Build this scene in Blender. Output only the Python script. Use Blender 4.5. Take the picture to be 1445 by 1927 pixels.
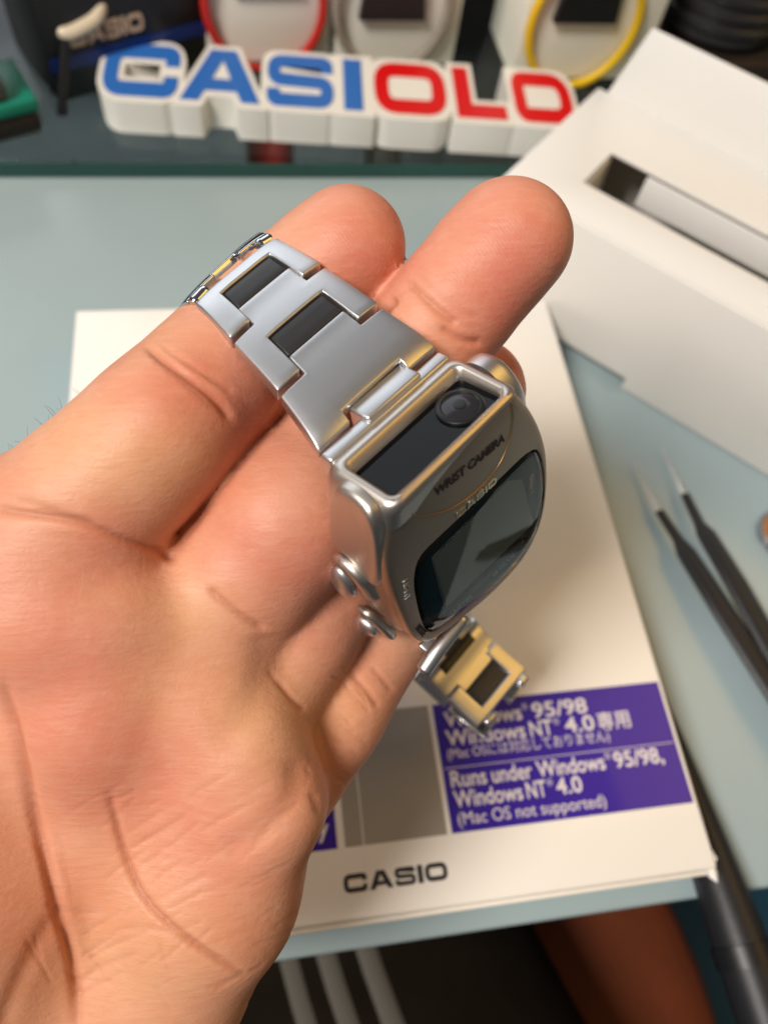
import bpy, bmesh, math, random
import numpy as np
from mathutils import Vector, Matrix

# ------------------------------------------------------------------ camera, world, lamps, exposure
for o in list(bpy.data.objects):
    bpy.data.objects.remove(o)
SC = bpy.context.scene
COL = SC.collection
W, H, F = 1445.0, 1927.0, 1447.0            # photograph size and focal length in its pixels
CX, CY = W / 2, H / 2
# rows: table axes (right, away, up) written in camera axes (right, down, forward)
M = np.array([[0.98663904, -0.06353973, 0.15002034],
              [-0.12733688, -0.87515017, 0.46679492],
              [0.1016303, -0.47966122, -0.87154828]])
u_, s_, vt_ = np.linalg.svd(M); M = u_ @ vt_
HC = 237.925                                 # camera height over the table, mm
CAMP = np.array([0, 0, HC])

cd = bpy.data.cameras.new('camera'); cam = bpy.data.objects.new('camera', cd); COL.objects.link(cam)
cd.sensor_fit = 'VERTICAL'; cd.sensor_height = 24.0; cd.lens = 24.0 * F / H
cd.clip_start = 0.01; cd.clip_end = 50
cx_, cy_, cz_ = M @ np.array([1, 0, 0]), M @ np.array([0, -1, 0]), M @ np.array([0, 0, -1])
cam.matrix_world = Matrix([[cx_[i], cy_[i], cz_[i], CAMP[i] / 1000] for i in range(3)] + [[0, 0, 0, 1]])
cd.dof.use_dof = True; cd.dof.focus_distance = 0.117; cd.dof.aperture_fstop = cd.lens / 1.75
SC.camera = cam

wd = bpy.data.worlds.new('World'); SC.world = wd; wd.use_nodes = True
bg = wd.node_tree.nodes['Background']
bg.inputs[0].default_value = (0.66, 0.63, 0.60, 1); bg.inputs[1].default_value = 0.12

def area(name, loc, target, sx, sy, power, color):
    l = bpy.data.lights.new(name, 'AREA'); l.shape = 'RECTANGLE'; l.size = sx; l.size_y = sy
    l.energy = power; l.color = color
    o = bpy.data.objects.new(name, l); COL.objects.link(o); o.location = loc
    o.rotation_euler = (Vector(target) - Vector(loc)).to_track_quat('-Z', 'Y').to_euler()
    return o
area('window_light', (-0.60, 1.75, 0.95), (0, 0.05, 0.1), 1.8, 1.1, 12.0, (0.88, 0.94, 1.0))
area('warm_lamp', (0.95, 0.20, 1.15), (0.02, 0.08, 0.1), 0.75, 0.75, 4.0, (1.0, 0.56, 0.11))
area('ceiling_lamp', (-0.68, -0.26, 1.12), (0, 0.15, 0.1), 0.38, 0.38, 20.0, (1.0, 0.935, 0.87))
SC.view_settings.view_transform = 'Standard'; SC.view_settings.look = 'None'
SC.view_settings.gamma = 1; SC.view_settings.exposure = 0.06; SC.view_settings.use_curve_mapping = False
SC.cycles.max_bounces = 10; SC.cycles.transmission_bounces = 8; SC.cycles.caustics_refractive = False
SC.cycles.sample_clamp_indirect = 4.0

# ------------------------------------------------------------------ helpers
def ray(px, py): return np.array([(px - CX) / F, (py - CY) / F, 1.0])
def c2w(p): return (M @ np.asarray(p, float).T).T + CAMP          # camera mm -> table mm
def at(px, py, z): return c2w(ray(px, py) * z)                    # pixel + depth -> table mm
def onz(px, py, z):                                               # pixel on a horizontal level
    d = M @ ray(px, py); return CAMP + d * ((z - HC) / d[2])
def onplane(px, py, p0, n):
    d = M @ ray(px, py); return CAMP + d * (((np.asarray(p0) - CAMP) @ n) / (d @ n))

def lin(c):
    f = lambda v: v / 12.92 if v <= 0.04045 else ((v + 0.055) / 1.055) ** 2.4
    return tuple(f(v / 255.0) for v in c) + (1,)

def mat(name, col, rough=0.5, metal=0.0, noise=0.0, nscale=40, bump=0.0, bscale=300, coat=0.0, spec=0.5, trans=0.0, ior=1.45, rnoise=0.0, emit=0.0):
    m = bpy.data.materials.new(name); m.use_nodes = True
    nt = m.node_tree; b = nt.nodes['Principled BSDF']
    b.inputs['Base Color'].default_value = col if len(col) == 4 else (*col, 1)
    b.inputs['Roughness'].default_value = rough; b.inputs['Metallic'].default_value = metal
    b.inputs['Coat Weight'].default_value = coat; b.inputs['Coat Roughness'].default_value = 0.05
    b.inputs['Specular IOR Level'].default_value = spec
    b.inputs['Transmission Weight'].default_value = trans; b.inputs['IOR'].default_value = ior
    tc = nt.nodes.new('ShaderNodeTexCoord')
    if noise or rnoise:
        n = nt.nodes.new('ShaderNodeTexNoise'); n.inputs['Scale'].default_value = nscale; n.inputs['Detail'].default_value = 6
        nt.links.new(tc.outputs['Object'], n.inputs['Vector'])
        if noise:
            mx = nt.nodes.new('ShaderNodeMix'); mx.data_type = 'RGBA'
            c = np.array(b.inputs['Base Color'].default_value[:3])
            mx.inputs[6].default_value = (*np.clip(c * (1 - noise), 0, 1), 1); mx.inputs[7].default_value = (*np.clip(c * (1 + noise), 0, 1), 1)
            nt.links.new(n.outputs[0], mx.inputs[0]); nt.links.new(mx.outputs[2], b.inputs['Base Color'])
        if rnoise:
            mr = nt.nodes.new('ShaderNodeMapRange'); mr.inputs[1].default_value = 0.3; mr.inputs[2].default_value = 0.7
            mr.inputs[3].default_value = max(0.02, rough - rnoise); mr.inputs[4].default_value = rough + rnoise
            nt.links.new(n.outputs[0], mr.inputs[0]); nt.links.new(mr.outputs[0], b.inputs['Roughness'])
    if bump:
        n2 = nt.nodes.new('ShaderNodeTexNoise'); n2.inputs['Scale'].default_value = bscale; n2.inputs['Detail'].default_value = 4
        nt.links.new(tc.outputs['Object'], n2.inputs['Vector'])
        bp = nt.nodes.new('ShaderNodeBump'); bp.inputs['Strength'].default_value = bump; bp.inputs['Distance'].default_value = 0.0004
        nt.links.new(n2.outputs[0], bp.inputs['Height']); nt.links.new(bp.outputs[0], b.inputs['Normal'])
    return m

def link(name, me, m=None, parent=None, loc=None):
    o = bpy.data.objects.new(name, me); COL.objects.link(o)
    if m is not None and me is not None:
        me.materials.clear(); me.materials.append(m)
    if parent is not None: o.parent = parent
    if loc is not None: o.location = loc
    return o
def tag(o, label, cat, group=None):
    o['label'] = label; o['category'] = cat
    if group: o['group'] = group
    return o
def struct(o): o['kind'] = 'structure'; return o
def empty(name, loc=(0, 0, 0), rz=0):
    o = bpy.data.objects.new(name, None); COL.objects.link(o); o.location = loc; o.rotation_euler = (0, 0, rz)
    o.empty_display_size = 0.01; return o
def smooth(me, ang=35):
    for p in me.polygons: p.use_smooth = True
    me.set_sharp_from_angle(angle=math.radians(ang))
def bevel(o, w, seg=3, ang=35):
    md = o.modifiers.new('bevel', 'BEVEL'); md.width = w; md.segments = seg; md.limit_method = 'ANGLE'; md.angle_limit = math.radians(ang)
    md.harden_normals = False
    for p in o.data.polygons: p.use_smooth = True
    return o
def pydata(name, v, f):
    me = bpy.data.meshes.new(name); me.from_pydata([tuple(map(float, p)) for p in v], [], f); me.update()
    bm = bmesh.new(); bm.from_mesh(me); bmesh.ops.recalc_face_normals(bm, faces=bm.faces); bm.to_mesh(me); bm.free()
    return me
def box_me(x0, x1, y0, y1, z0, z1):
    v = [(x, y, z) for z in (z0, z1) for y in (y0, y1) for x in (x0, x1)]
    return pydata('box', v, [(0, 2, 3, 1), (4, 5, 7, 6), (0, 1, 5, 4), (2, 6, 7, 3), (0, 4, 6, 2), (1, 3, 7, 5)])
def prism_me(poly, z0, z1):
    n = len(poly); v = [(*p, z0) for p in poly] + [(*p, z1) for p in poly]
    return pydata('prism', v, [tuple(range(n))[::-1], tuple(range(n, 2 * n))] + [(i, (i + 1) % n, n + (i + 1) % n, n + i) for i in range(n)])
def loft_me(loops, cap0=True, cap1=True):
    n = len(loops[0]); v = [p for L in loops for p in L]; f = []
    for k in range(len(loops) - 1):
        for i in range(n):
            j = (i + 1) % n; f.append((k * n + i, k * n + j, (k + 1) * n + j, (k + 1) * n + i))
    if cap0: f.append(tuple(range(n))[::-1])
    if cap1: f.append(tuple(range((len(loops) - 1) * n, len(loops) * n)))
    return pydata('loft', v, f)
def cr(pts, n, closed=False):
    P = np.asarray(pts, float); m = len(P); out = []
    segs = m if closed else m - 1
    for i in range(segs):
        if closed: a, b, c, d = P[(i - 1) % m], P[i], P[(i + 1) % m], P[(i + 2) % m]
        else: a, b, c, d = P[max(i - 1, 0)], P[i], P[i + 1], P[min(i + 2, m - 1)]
        for k in range(n):
            t = k / n
            out.append(0.5 * ((2 * b) + (-a + c) * t + (2 * a - 5 * b + 4 * c - d) * t * t + (-a + 3 * b - 3 * c + d) * t ** 3))
    if not closed: out.append(P[-1])
    return np.array(out)
def resample(P, n):                       # closed polyline by arc length
    P = np.asarray(P, float); Q = np.vstack([P, P[:1]]); d = np.r_[0, np.cumsum(np.linalg.norm(np.diff(Q, axis=0), axis=1))]
    t = np.arange(n) / n * d[-1]
    return np.stack([np.interp(t, d, Q[:, k]) for k in range(Q.shape[1])], 1)
def tube_me(path, rad, seg=10, flat=None):
    P = np.asarray(path, float); n = len(P); R = np.full(n, rad) if np.isscalar(rad) else np.asarray(rad, float)
    loops = []; up = np.array([0.13, 0.21, 0.97])
    for i in range(n):
        t = P[min(i + 1, n - 1)] - P[max(i - 1, 0)]; t /= np.linalg.norm(t) + 1e-12
        a = np.cross(t, up); a /= np.linalg.norm(a) + 1e-12; b = np.cross(a, t)
        loops.append([P[i] + R[i] * (math.cos(q) * a + math.sin(q) * b * (flat or 1)) for q in np.linspace(0, 2 * math.pi, seg, endpoint=False)])
    return loft_me(loops)
def rrect(x0, x1, y0, y1, r, k=6):
    out = []
    for cx, cy, a0 in ((x1 - r, y1 - r, 0), (x0 + r, y1 - r, 90), (x0 + r, y0 + r, 180), (x1 - r, y0 + r, 270)):
        for i in range(k + 1):
            a = math.radians(a0 + 90 * i / k); out.append((cx + r * math.cos(a), cy + r * math.sin(a)))
    return out
def ellipsoid_me(rx, ry, rz, nu=24, nv=14, e=1.0):
    loops = []
    for i in range(1, nv):
        a = -math.pi / 2 + math.pi * i / nv
        ca = math.cos(a); sa = math.sin(a)
        loops.append([(rx * ca * math.cos(q), ry * ca * math.sin(q), rz * math.copysign(abs(sa) ** e, sa)) for q in np.linspace(0, 2 * math.pi, nu, endpoint=False)])
    me = loft_me(loops); smooth(me, 80); return me
def curve_mesh(loops, extrude=0.0, offset=0.0):
    cu = bpy.data.curves.new('c', 'CURVE'); cu.dimensions = '2D'; cu.fill_mode = 'BOTH'; cu.extrude = extrude; cu.offset = offset
    for L in loops:
        sp = cu.splines.new('POLY'); sp.points.add(len(L) - 1)
        for p, q in zip(sp.points, L): p.co = (q[0], q[1], 0, 1)
        sp.use_cyclic_u = True
    o = bpy.data.objects.new('c', cu); COL.objects.link(o)
    dg = bpy.context.evaluated_depsgraph_get(); dg.update()
    me = bpy.data.meshes.new_from_object(o.evaluated_get(dg)); bpy.data.objects.remove(o); bpy.data.curves.remove(cu)
    return me
def text_me(s, size=1.0, extrude=0.0, bold=0.0, spacing=1.0):
    cu = bpy.data.curves.new('t', 'FONT'); cu.body = s; cu.size = size; cu.extrude = extrude; cu.offset = bold; cu.space_character = spacing
    cu.resolution_u = 4
    o = bpy.data.objects.new('t', cu); COL.objects.link(o)
    dg = bpy.context.evaluated_depsgraph_get(); dg.update()
    me = bpy.data.meshes.new_from_object(o.evaluated_get(dg)); bpy.data.objects.remove(o); bpy.data.curves.remove(cu)
    return me
def fit_text(me, width, height=None, body=None):
    co = np.array([v.co[:] for v in me.vertices]); mn, mx = co.min(0), co.max(0)
    sx = width / (mx[0] - mn[0]); sy = sx if height is None else height / (mx[1] - mn[1])
    for v in me.vertices:
        v.co.x = (v.co.x - mn[0]) * sx; v.co.y = (v.co.y - (mn[1] if body is None else 0)) * sy
    return me

# lettering: wide bold block letters, unit cap height; each is a list of closed loops
def rpath(pts, r, k=5, closed=False):
    P = [np.array(p, float) for p in pts]; out = []; n = len(P)
    for i, p in enumerate(P):
        if not closed and i in (0, n - 1): out.append(p); continue
        a, b = P[i - 1] - p, P[(i + 1) % n] - p; la, lb = np.linalg.norm(a), np.linalg.norm(b)
        rr = r[i] if isinstance(r, (list, tuple)) else r
        d = min(rr, la * 0.49, lb * 0.49); p0, p1 = p + a / la * d, p + b / lb * d
        for t in np.linspace(0, 1, k + 1): out.append((1 - t) ** 2 * p0 + 2 * t * (1 - t) * p + t * t * p1)
    return np.array(out)
def offs(P, d, closed):
    n = len(P); out = []
    for i in range(n):
        a = P[i] - P[i - 1] if (closed or i) else P[1] - P[0]
        b = P[(i + 1) % n] - P[i] if (closed or i < n - 1) else P[i] - P[i - 1]
        a = a / (np.linalg.norm(a) + 1e-9); b = b / (np.linalg.norm(b) + 1e-9)
        na, nb = np.array([-a[1], a[0]]), np.array([-b[1], b[0]])
        m = na + nb; m = m / (m @ m + 1e-9) * 2
        out.append(P[i] + m * d)
    return np.array(out)
def poly_out(P, d):
    P = np.asarray(P, float); ar = np.sum(P[:, 0] * np.roll(P[:, 1], -1) - np.roll(P[:, 0], -1) * P[:, 1])
    return offs(P, -d if ar > 0 else d, True)
def ribbon(pts, r, t, closed=False):
    P = rpath(pts, r, closed=closed)
    A, B = offs(P, t / 2, closed), offs(P, -t / 2, closed)
    return [A, B] if closed else [np.vstack([A, B[::-1]])]
GL = {
 'C': (1.42, ribbon([(1.28, .60), (1.28, .865), (.15, .865), (.15, .135), (1.28, .135), (1.28, .40)], .25, .27)),
 'A': (1.43, [np.array([(0, 0), (.48, 1), (.95, 1), (1.43, 0), (1.1, 0), (1.0, .2), (.43, .2), (.33, 0)]), np.array([(.54, .42), (.89, .42), (.715, .80)])]),
 'S': (1.28, ribbon([(1.14, .68), (1.14, .88), (.13, .88), (.13, .52), (1.15, .48), (1.15, .12), (.13, .12), (.13, .33)], .17, .24)),
 'I': (.32, [np.array([(0, 0), (.32, 0), (.32, 1), (0, 1)])]),
 'O': (1.40, ribbon([(.15, .135), (1.25, .135), (1.25, .865), (.15, .865)], .28, .27, True)),
 'L': (1.0, [np.array([(0, 0), (1, 0), (1, .26), (.32, .26), (.32, 1), (0, 1)])]),
 'D': (1.36, ribbon([(.15, .135), (1.21, .135), (1.21, .865), (.15, .865)], [.16, .32, .32, .16], .27, True)),
}

def fat(ch, d):
    if ch == 'C': return ribbon([(1.28, .60 - d), (1.28, .865), (.15, .865), (.15, .135), (1.28, .135), (1.28, .40 + d)], .25, .27 + 2 * d)
    if ch == 'S': return [np.array(rpath([(-d, -d), (1.28 + d, -d), (1.28 + d, 1 + d), (-d, 1 + d)], .3, closed=True))]
    if ch == 'O': return [np.array(rpath([(-d, -d), (1.40 + d, -d), (1.40 + d, 1 + d), (-d, 1 + d)], .42, closed=True))]
    if ch == 'D': return [np.array(rpath([(-d, -d), (1.36 + d, -d), (1.36 + d, 1 + d), (-d, 1 + d)], [.05, .45, .45, .05], closed=True))]
    if ch == 'I': return [np.array([(-.2, -d), (.52, -d), (.52, 1 + d), (-.2, 1 + d)])]
    return [poly_out(GL[ch][1][0], d)]

# ------------------------------------------------------------------ materials
M_table = mat('table_top', lin((156, 173, 176)), 0.24, noise=0.09, nscale=11, rnoise=0.09)
M_tedge = mat('table_edge', lin((150, 150, 132)), 0.5, noise=0.08)
M_floor = mat('floor_teal', lin((40, 92, 116)), 0.55, noise=0.18, nscale=6)
M_white = mat('white_card', lin((229, 226, 220)), 0.55, noise=0.025, nscale=30, bump=0.12, bscale=900)
M_card = mat('box_print', lin((238, 233, 224)), 0.30, noise=0.02, nscale=25, coat=0.25)
M_purple = mat('purple_ink', lin((47, 22, 143)), 0.32, noise=0.05, nscale=60, coat=0.25)
M_grey = mat('grey_ink', lin((150, 143, 131)), 0.35, noise=0.04, nscale=60, coat=0.25)
M_wink = mat('white_ink', lin((226, 216, 214)), 0.4)
M_dink = mat('dark_ink', lin((42, 42, 46)), 0.4)
M_swhite = mat('sign_white', lin((232, 230, 222)), 0.45, noise=0.02, bump=0.1, bscale=1500)
M_sblue = mat('sign_blue', lin((46, 108, 190)), 0.4, noise=0.03)
M_sred = mat('sign_red', lin((214, 10, 16)), 0.4, noise=0.03)
M_black = mat('black_plastic', (0.008, 0.008, 0.009), 0.4, noise=0.2)
M_brownblk = mat('brown_black', (0.02, 0.013, 0.010), 0.5, noise=0.3)
M_rubber = mat('black_rubber', (0.012, 0.012, 0.014), 0.45, bump=0.2, bscale=1200)
M_bare = mat('bare_steel', (0.62, 0.60, 0.56), 0.3, metal=1)
M_steel = mat('brushed_steel', (0.64, 0.64, 0.65), 0.40, metal=1, rnoise=0.015, nscale=4000, bump=0.03, bscale=6000)
M_steel_in = mat('polished_steel', (0.62, 0.63, 0.65), 0.16, metal=1)
M_plate = mat('case_satin', (0.47, 0.37, 0.29), 0.44, metal=1, rnoise=0.01, nscale=3000, bump=0.03, bscale=6000)
M_plate2 = mat('side_satin', (0.60, 0.55, 0.50), 0.42, metal=1, rnoise=0.01, nscale=3000, bump=0.03, bscale=6000)
M_insert = mat('dark_insert', (0.022, 0.022, 0.024), 0.42, noise=0.1, nscale=300)
M_gloss = mat('gloss_black', (0.003, 0.003, 0.004), 0.05, spec=.15)
M_lensm = mat('lens_barrel', (0.012, 0.012, 0.013), 0.34, spec=0.3)
M_lensg = mat('lens_glass', (0.02, 0.02, 0.023), 0.16, spec=0.3)
M_lcd = mat('lcd_panel', lin((205, 210, 190)), 0.35, noise=0.03)
M_lcdf = mat('lcd_surround', lin((34, 38, 36)), 0.35)
def thin_glass(name, tint, ior=1.52, rough=.02):
    m = bpy.data.materials.new(name); m.use_nodes = True; n = m.node_tree; n.nodes.remove(n.nodes['Principled BSDF'])
    f = n.nodes.new('ShaderNodeFresnel'); f.inputs[0].default_value = ior
    t = n.nodes.new('ShaderNodeBsdfTransparent'); t.inputs[0].default_value = (*tint, 1)
    g = n.nodes.new('ShaderNodeBsdfGlossy'); g.inputs['Roughness'].default_value = rough
    x = n.nodes.new('ShaderNodeMixShader'); n.links.new(f.outputs[0], x.inputs[0]); n.links.new(t.outputs[0], x.inputs[1]); n.links.new(g.outputs[0], x.inputs[2])
    n.links.new(x.outputs[0], n.nodes['Material Output'].inputs[0]); return m
M_crys = thin_glass('crystal', (.95, .96, .95)); M_glass = thin_glass('shelf_glass', (.78, .87, .85), 1.42, .10)
M_goldl = mat('gold_line', lin((150, 122, 84)), 0.4, metal=0.8)
M_chrome = mat('chrome_letter', (0.80, 0.70, 0.52), 0.25, metal=1)
M_eng = mat('engraving', lin((30, 22, 16)), 0.6)

# ------------------------------------------------------------------ setting: floor, table
struct(link('floor', box_me(-3, 3, -3, 3, -0.76, -0.72), M_floor))
TE = -0.0055
t = empty('table', (0, 0, 0)); tag(t, 'pale blue-grey glossy table top under the boxes, tweezers and hand', 'table')
o = link('table_top', box_me(-0.9, 0.9, TE, 1.1, -0.022, 0.0), M_table, t); bevel(o, 0.0015)
for x in (-0.85, 0.85):
    for y in (0.06, 1.04):
        bevel(link('leg', box_me(x - .02, x + .02, y - .02, y + .02, -0.72, -0.0225), M_tedge, t), 0.003)

# glass shelf plate
ys = onz(450, 306, 8)[1] / 1000
g = empty('glass_shelf', (0, ys, 0))
bevel(link('plate', box_me(-0.75, 0.75, 0, 0.50, 0.0006, 0.008), M_glass, g), 0.0006, 2)
link('ground_edge', box_me(-0.75, 0.75, -0.0006, -0.0001, 0.0013, 0.0077), mat('glass_edge', (0.02, 0.075, 0.062), .15, noise=.3, nscale=20), g)
tag(g, 'thick greenish glass plate with dark green edge under the letter sign', 'glass plate')

# ------------------------------------------------------------------ printed white box
BX0, BX1, BY0, BY1, BH = -0.0633, 0.1140, 0.0012, 0.2071, 0.020
b = empty('printed_box', (BX0, BY0, 0)); tag(b, 'flat white printed carton with purple panels lying under the hand', 'box')
def inb(p): return (p[0] / 1000 - BX0, p[1] / 1000 - BY0)
bw, bl = BX1 - BX0, BY1 - BY0
bevel(link('carton', box_me(0, bw, 0, bl, 0.0006, BH), M_card, b), 0.0009, 3)
# lid seam and worn front flap
bevel(link('front_flap', box_me(0.001, bw - 0.0005, -0.0012, 0.0, 0.002, BH - 0.0016), M_card, b), 0.0004, 2)
random.seed(4)
v = []; f = []
for k in range(6):
    a = len(v); x = bw - 0.0015 + random.uniform(-.0006, .0018); y = random.uniform(-.0012, .004); z = BH - 0.0012 - 0.0006 * k
    for q in range(5):
        an = q * 1.2566 + k; v.append((x + 0.0019 * math.cos(an) * random.uniform(.6, 1.1), y + 0.0026 * math.sin(an) * random.uniform(.6, 1.1), z + random.uniform(-.0004, .0004)))
    f.append(tuple(range(a, a + 5)))
o = link('frayed_corner', pydata('fray', v, f), M_white, b)
sd = o.modifiers.new('s', 'SOLIDIFY'); sd.thickness = 0.0004
def bpanel(name, x0, x1, y0, y1, m, z=0.00005):
    return link(name, box_me(x0 / 1000 - BX0, x1 / 1000 - BX0, y0 / 1000 - BY0, y1 / 1000 - BY0, BH - 0.0003, BH + z), m, b)
pan = bpanel('purple_panel', 43.2, 112.6, 18.3, 52.9, M_purple)
bpanel('grey_panel', 14.6, 41.9, 18.3, 52.9, M_grey)
pan2 = bpanel('purple_panel', -55.0, 12.6, 18.3, 52.9, M_purple)
bpanel('divider_line', 43.8, 112.0, 34.9, 35.1, M_wink, 0.0001)
def btext(s, pl, pr, cap, bold, m=M_wink, sp=1.0):
    a, c = onz(*pl, 20), onz(*pr, 20)
    me = text_me(s, 1.0, 0.0, bold, sp)
    co = np.array([q.co[:] for q in me.vertices]); mn, mx = co.min(0), co.max(0)
    w = (c[0] - a[0]) / (mx[0] - mn[0])
    for q in me.vertices:
        q.co.x = (q.co.x - mn[0]) * w / 1000; q.co.y = q.co.y / 0.72 * cap / 1000
    x, y = inb(a); return link('lettering', me, m, b, (x, y, BH + 0.00012))
def bline(words, y0, slope, x0, cap, bold):
    for w_, xa, xb in words:
        if w_ == '\u00ae': o = btext(w_, (xa, y0 + slope * (xa - x0)), (xb, y0 + slope * (xb - x0)), cap * .42, 0.0); o.location.y += cap * .00058
        else: btext(w_, (xa, y0 + slope * (xa - x0)), (xb, y0 + slope * (xb - x0)), cap, bold)
R_ = '\u00ae'
bline([('Windows', 838, 983), (R_, 986, 996), ('95/98', 1003, 1106)], 1369, -.108, 838, 4.4, .016)
bline([('Windows', 841, 990), ('NT', 999, 1042), (R_, 1046, 1056), ('4.0', 1065, 1120)], 1404, -.112, 841, 4.4, .016)
bline([('\u5c02\u7528', 1127, 1187)], 1372, -.117, 1127, 4.0, .010)
bline([('(Mac OS\u306b\u306f\u5bfe\u5fdc\u3057\u3066\u304a\u308a\u307e\u305b\u3093)', 843, 1147)], 1428, -.118, 843, 2.7, 0)
bline([('Runs', 850, 917), ('under', 927, 1003), ('Windows', 1012, 1140), (R_, 1143, 1154), ('95/98,', 1158, 1250)], 1482, -.12, 850, 4.4, .016)
bline([('Windows', 856, 985), ('NT', 993, 1030), (R_, 1034, 1044), ('4.0', 1049, 1097)], 1520, -.128, 856, 4.4, .016)
bline([('(Mac OS not supported)', 863, 1142)], 1553, -.118, 863, 3.3, 0)
btext('only', (545, 1582), (620, 1571), 4.4, 0.022)
me = tube_me([(0.0827, .002, BH + .00004), (0.0829, .03, BH + .00006), (0.0825, .062, BH + .00004)], .00016, 8); smooth(me, 60); link('wrap_fold', me, M_card, b)
# maker's word on the lid
a, c = onz(648, 1682, 20), onz(848, 1655, 20)
sc = (c[0] - a[0]) / 1000 / 6.45; xx = 0.0
for ch in 'CASIO':
    w, L = GL[ch]
    x, y = inb(a); link('lettering', curve_mesh([q * sc for q in L]), M_dink, b, (x + xx, y, BH + 0.00012)); xx += (w + .12) * sc

# ------------------------------------------------------------------ white tray box on the right
P0 = np.array([88.2 + 3, 225.4 + 3.4, 0]); ex = np.array([0.7236, -0.6902, 0]); ey = np.array([0.6902, 0.7236, 0])
tr = empty('white_tray', tuple(P0 / 1000), math.atan2(ex[1], ex[0])); tag(tr, 'open white card tray with a long slot and a raised back flap', 'tray')
TH, TL, TD = 0.0585, 0.20, 0.074
def card(name, v, f, th=0.0012, bv=0.0004):
    o = link(name, pydata(name, v, f), M_white, tr); s = o.modifiers.new('s', 'SOLIDIFY'); s.thickness = th; s.offset = 0
    bevel(o, bv, 2); return o
card('front_wall', [(0, 0, .006), (.074, 0, .006), (.074, 0, .0005), (TL, 0, .001), (TL, 0, TH), (0, 0, TH)], [(0, 1, 2, 3, 4, 5)], 0.0016)
card('left_wall', [(0, .001, .001), (0, TD, .001), (0, TD, TH), (0, .001, TH)], [(0, 1, 2, 3)])
card('back_wall', [(0.001, TD, .001), (TL, TD, .001), (TL, TD, TH), (.001, TD, TH)], [(0, 1, 2, 3)])
card('right_wall', [(TL, .001, .001), (TL, TD, .001), (TL, TD, TH), (TL, .001, TH)], [(0, 1, 2, 3)])
card('floor_panel', [(.001, .001, .006), (TL, .001, .006), (TL, TD, .006), (.001, TD, .006)], [(0, 1, 2, 3)])
sx0, sx1, sy0, sy1 = 0.0235, 0.178, 0.0185, 0.0415
v = [(0, 0), (TL, 0), (TL, TD), (0, TD), (sx0, sy0), (sx1, sy0), (sx1, sy1), (sx0, sy1)]
card('top_panel', [(x, y, TH + .0002) for x, y in v], [(0, 1, 5, 4), (1, 2, 6, 5), (2, 3, 7, 6), (3, 0, 4, 7)], 0.0014)
card('slot_end', [(sx0, sy0, TH - .001), (sx0, sy1, TH - .001), (sx0 + .001, sy1, TH - .022), (sx0 + .001, sy0, TH - .022)], [(0, 1, 2, 3)])
card('slot_wall', [(sx0 + .016, sy1, TH - .001), (sx1, sy1, TH - .001), (sx1, sy1 - .001, TH - .013), (sx0 + .016, sy1 - .001, TH - .013)], [(0, 1, 2, 3)])
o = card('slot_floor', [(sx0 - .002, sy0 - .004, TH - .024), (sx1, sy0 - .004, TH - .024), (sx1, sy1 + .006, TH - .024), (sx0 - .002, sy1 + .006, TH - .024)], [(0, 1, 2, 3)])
o.data.materials.clear(); o.data.materials.append(mat('slot_shade_card', lin((128, 122, 92)), .6, noise=.05))  # white card tinted olive: the warm shade inside the slot is painted in
card('back_flap', [(0.004, TD, TH), (TL, TD, TH), (TL, TD + .006, TH + .026), (.010, TD + .006, TH + .026)], [(0, 1, 2, 3)])

# ------------------------------------------------------------------ tweezers
tw = empty('tweezers', tuple(onz(1320, 1060, 0) / 1000)); tag(tw, 'black coated tweezers with bare steel tips lying on the table', 'tweezers')
o0 = onz(1320, 1060, 0) / 1000
def lp(p): return np.asarray(p) / 1000 - o0
for pts in ([(1192, 872, 2, .5), (1220, 925, 3, .9), (1240, 962, 4, 2.0), (1275, 1015, 5, 2.3), (1290, 1040, 6, 4.0), (1360, 1150, 7.5, 4.6), (1470, 1320, 8.5, 4.8), (1600, 1520, 8, 4.6)],
            [(1246, 845, 2, .5), (1272, 898, 3, .9), (1288, 930, 4, 2.0), (1315, 985, 5, 2.3), (1328, 1005, 6, 4.0), (1385, 1100, 7, 4.6), (1480, 1270, 8, 4.8), (1600, 1490, 8, 4.6)]):
    P = np.array([lp(onz(a, b_, c)) for a, b_, c, r in pts]); r = np.array([q[3] for q in pts]) / 1000
    me = tube_me(P[:3], r[:3] * .8, 10, .55); smooth(me, 60); tip = link('tip', me, M_bare, tw)
    me = tube_me(P[2:], r[2:], 12, .45); smooth(me, 60); link('arm', me, M_rubber, tw)

# thick black bar under the box, reaching past the table edge
o0 = onz(1300, 1600, 6) / 1000
br = empty('black_bar', tuple(o0)); tag(br, 'thick black rod leaning past the box corner over the table edge', 'rod')
E0, E1 = np.array([118.0, 52, 4.6]), at(1440, 1915, 204)
P = np.array([lp(E0 + (E1 - E0) * k) for k in np.linspace(-.15, 1.25, 15)])
me = tube_me(P, np.interp(np.linspace(-.15, 1.25, 15), [-.15, 0, .5, .75, 1.25], [.0026, .0034, .0062, .0075, .0082]), 20); smooth(me, 60); link('shaft', me, M_rubber, br)
P2 = np.array([lp(E0 + (E1 - E0) * k) for k in (.80, .86)])
me = tube_me(P2, 0.0083, 20); smooth(me, 60); link('collar', me, M_black, br)

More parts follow.
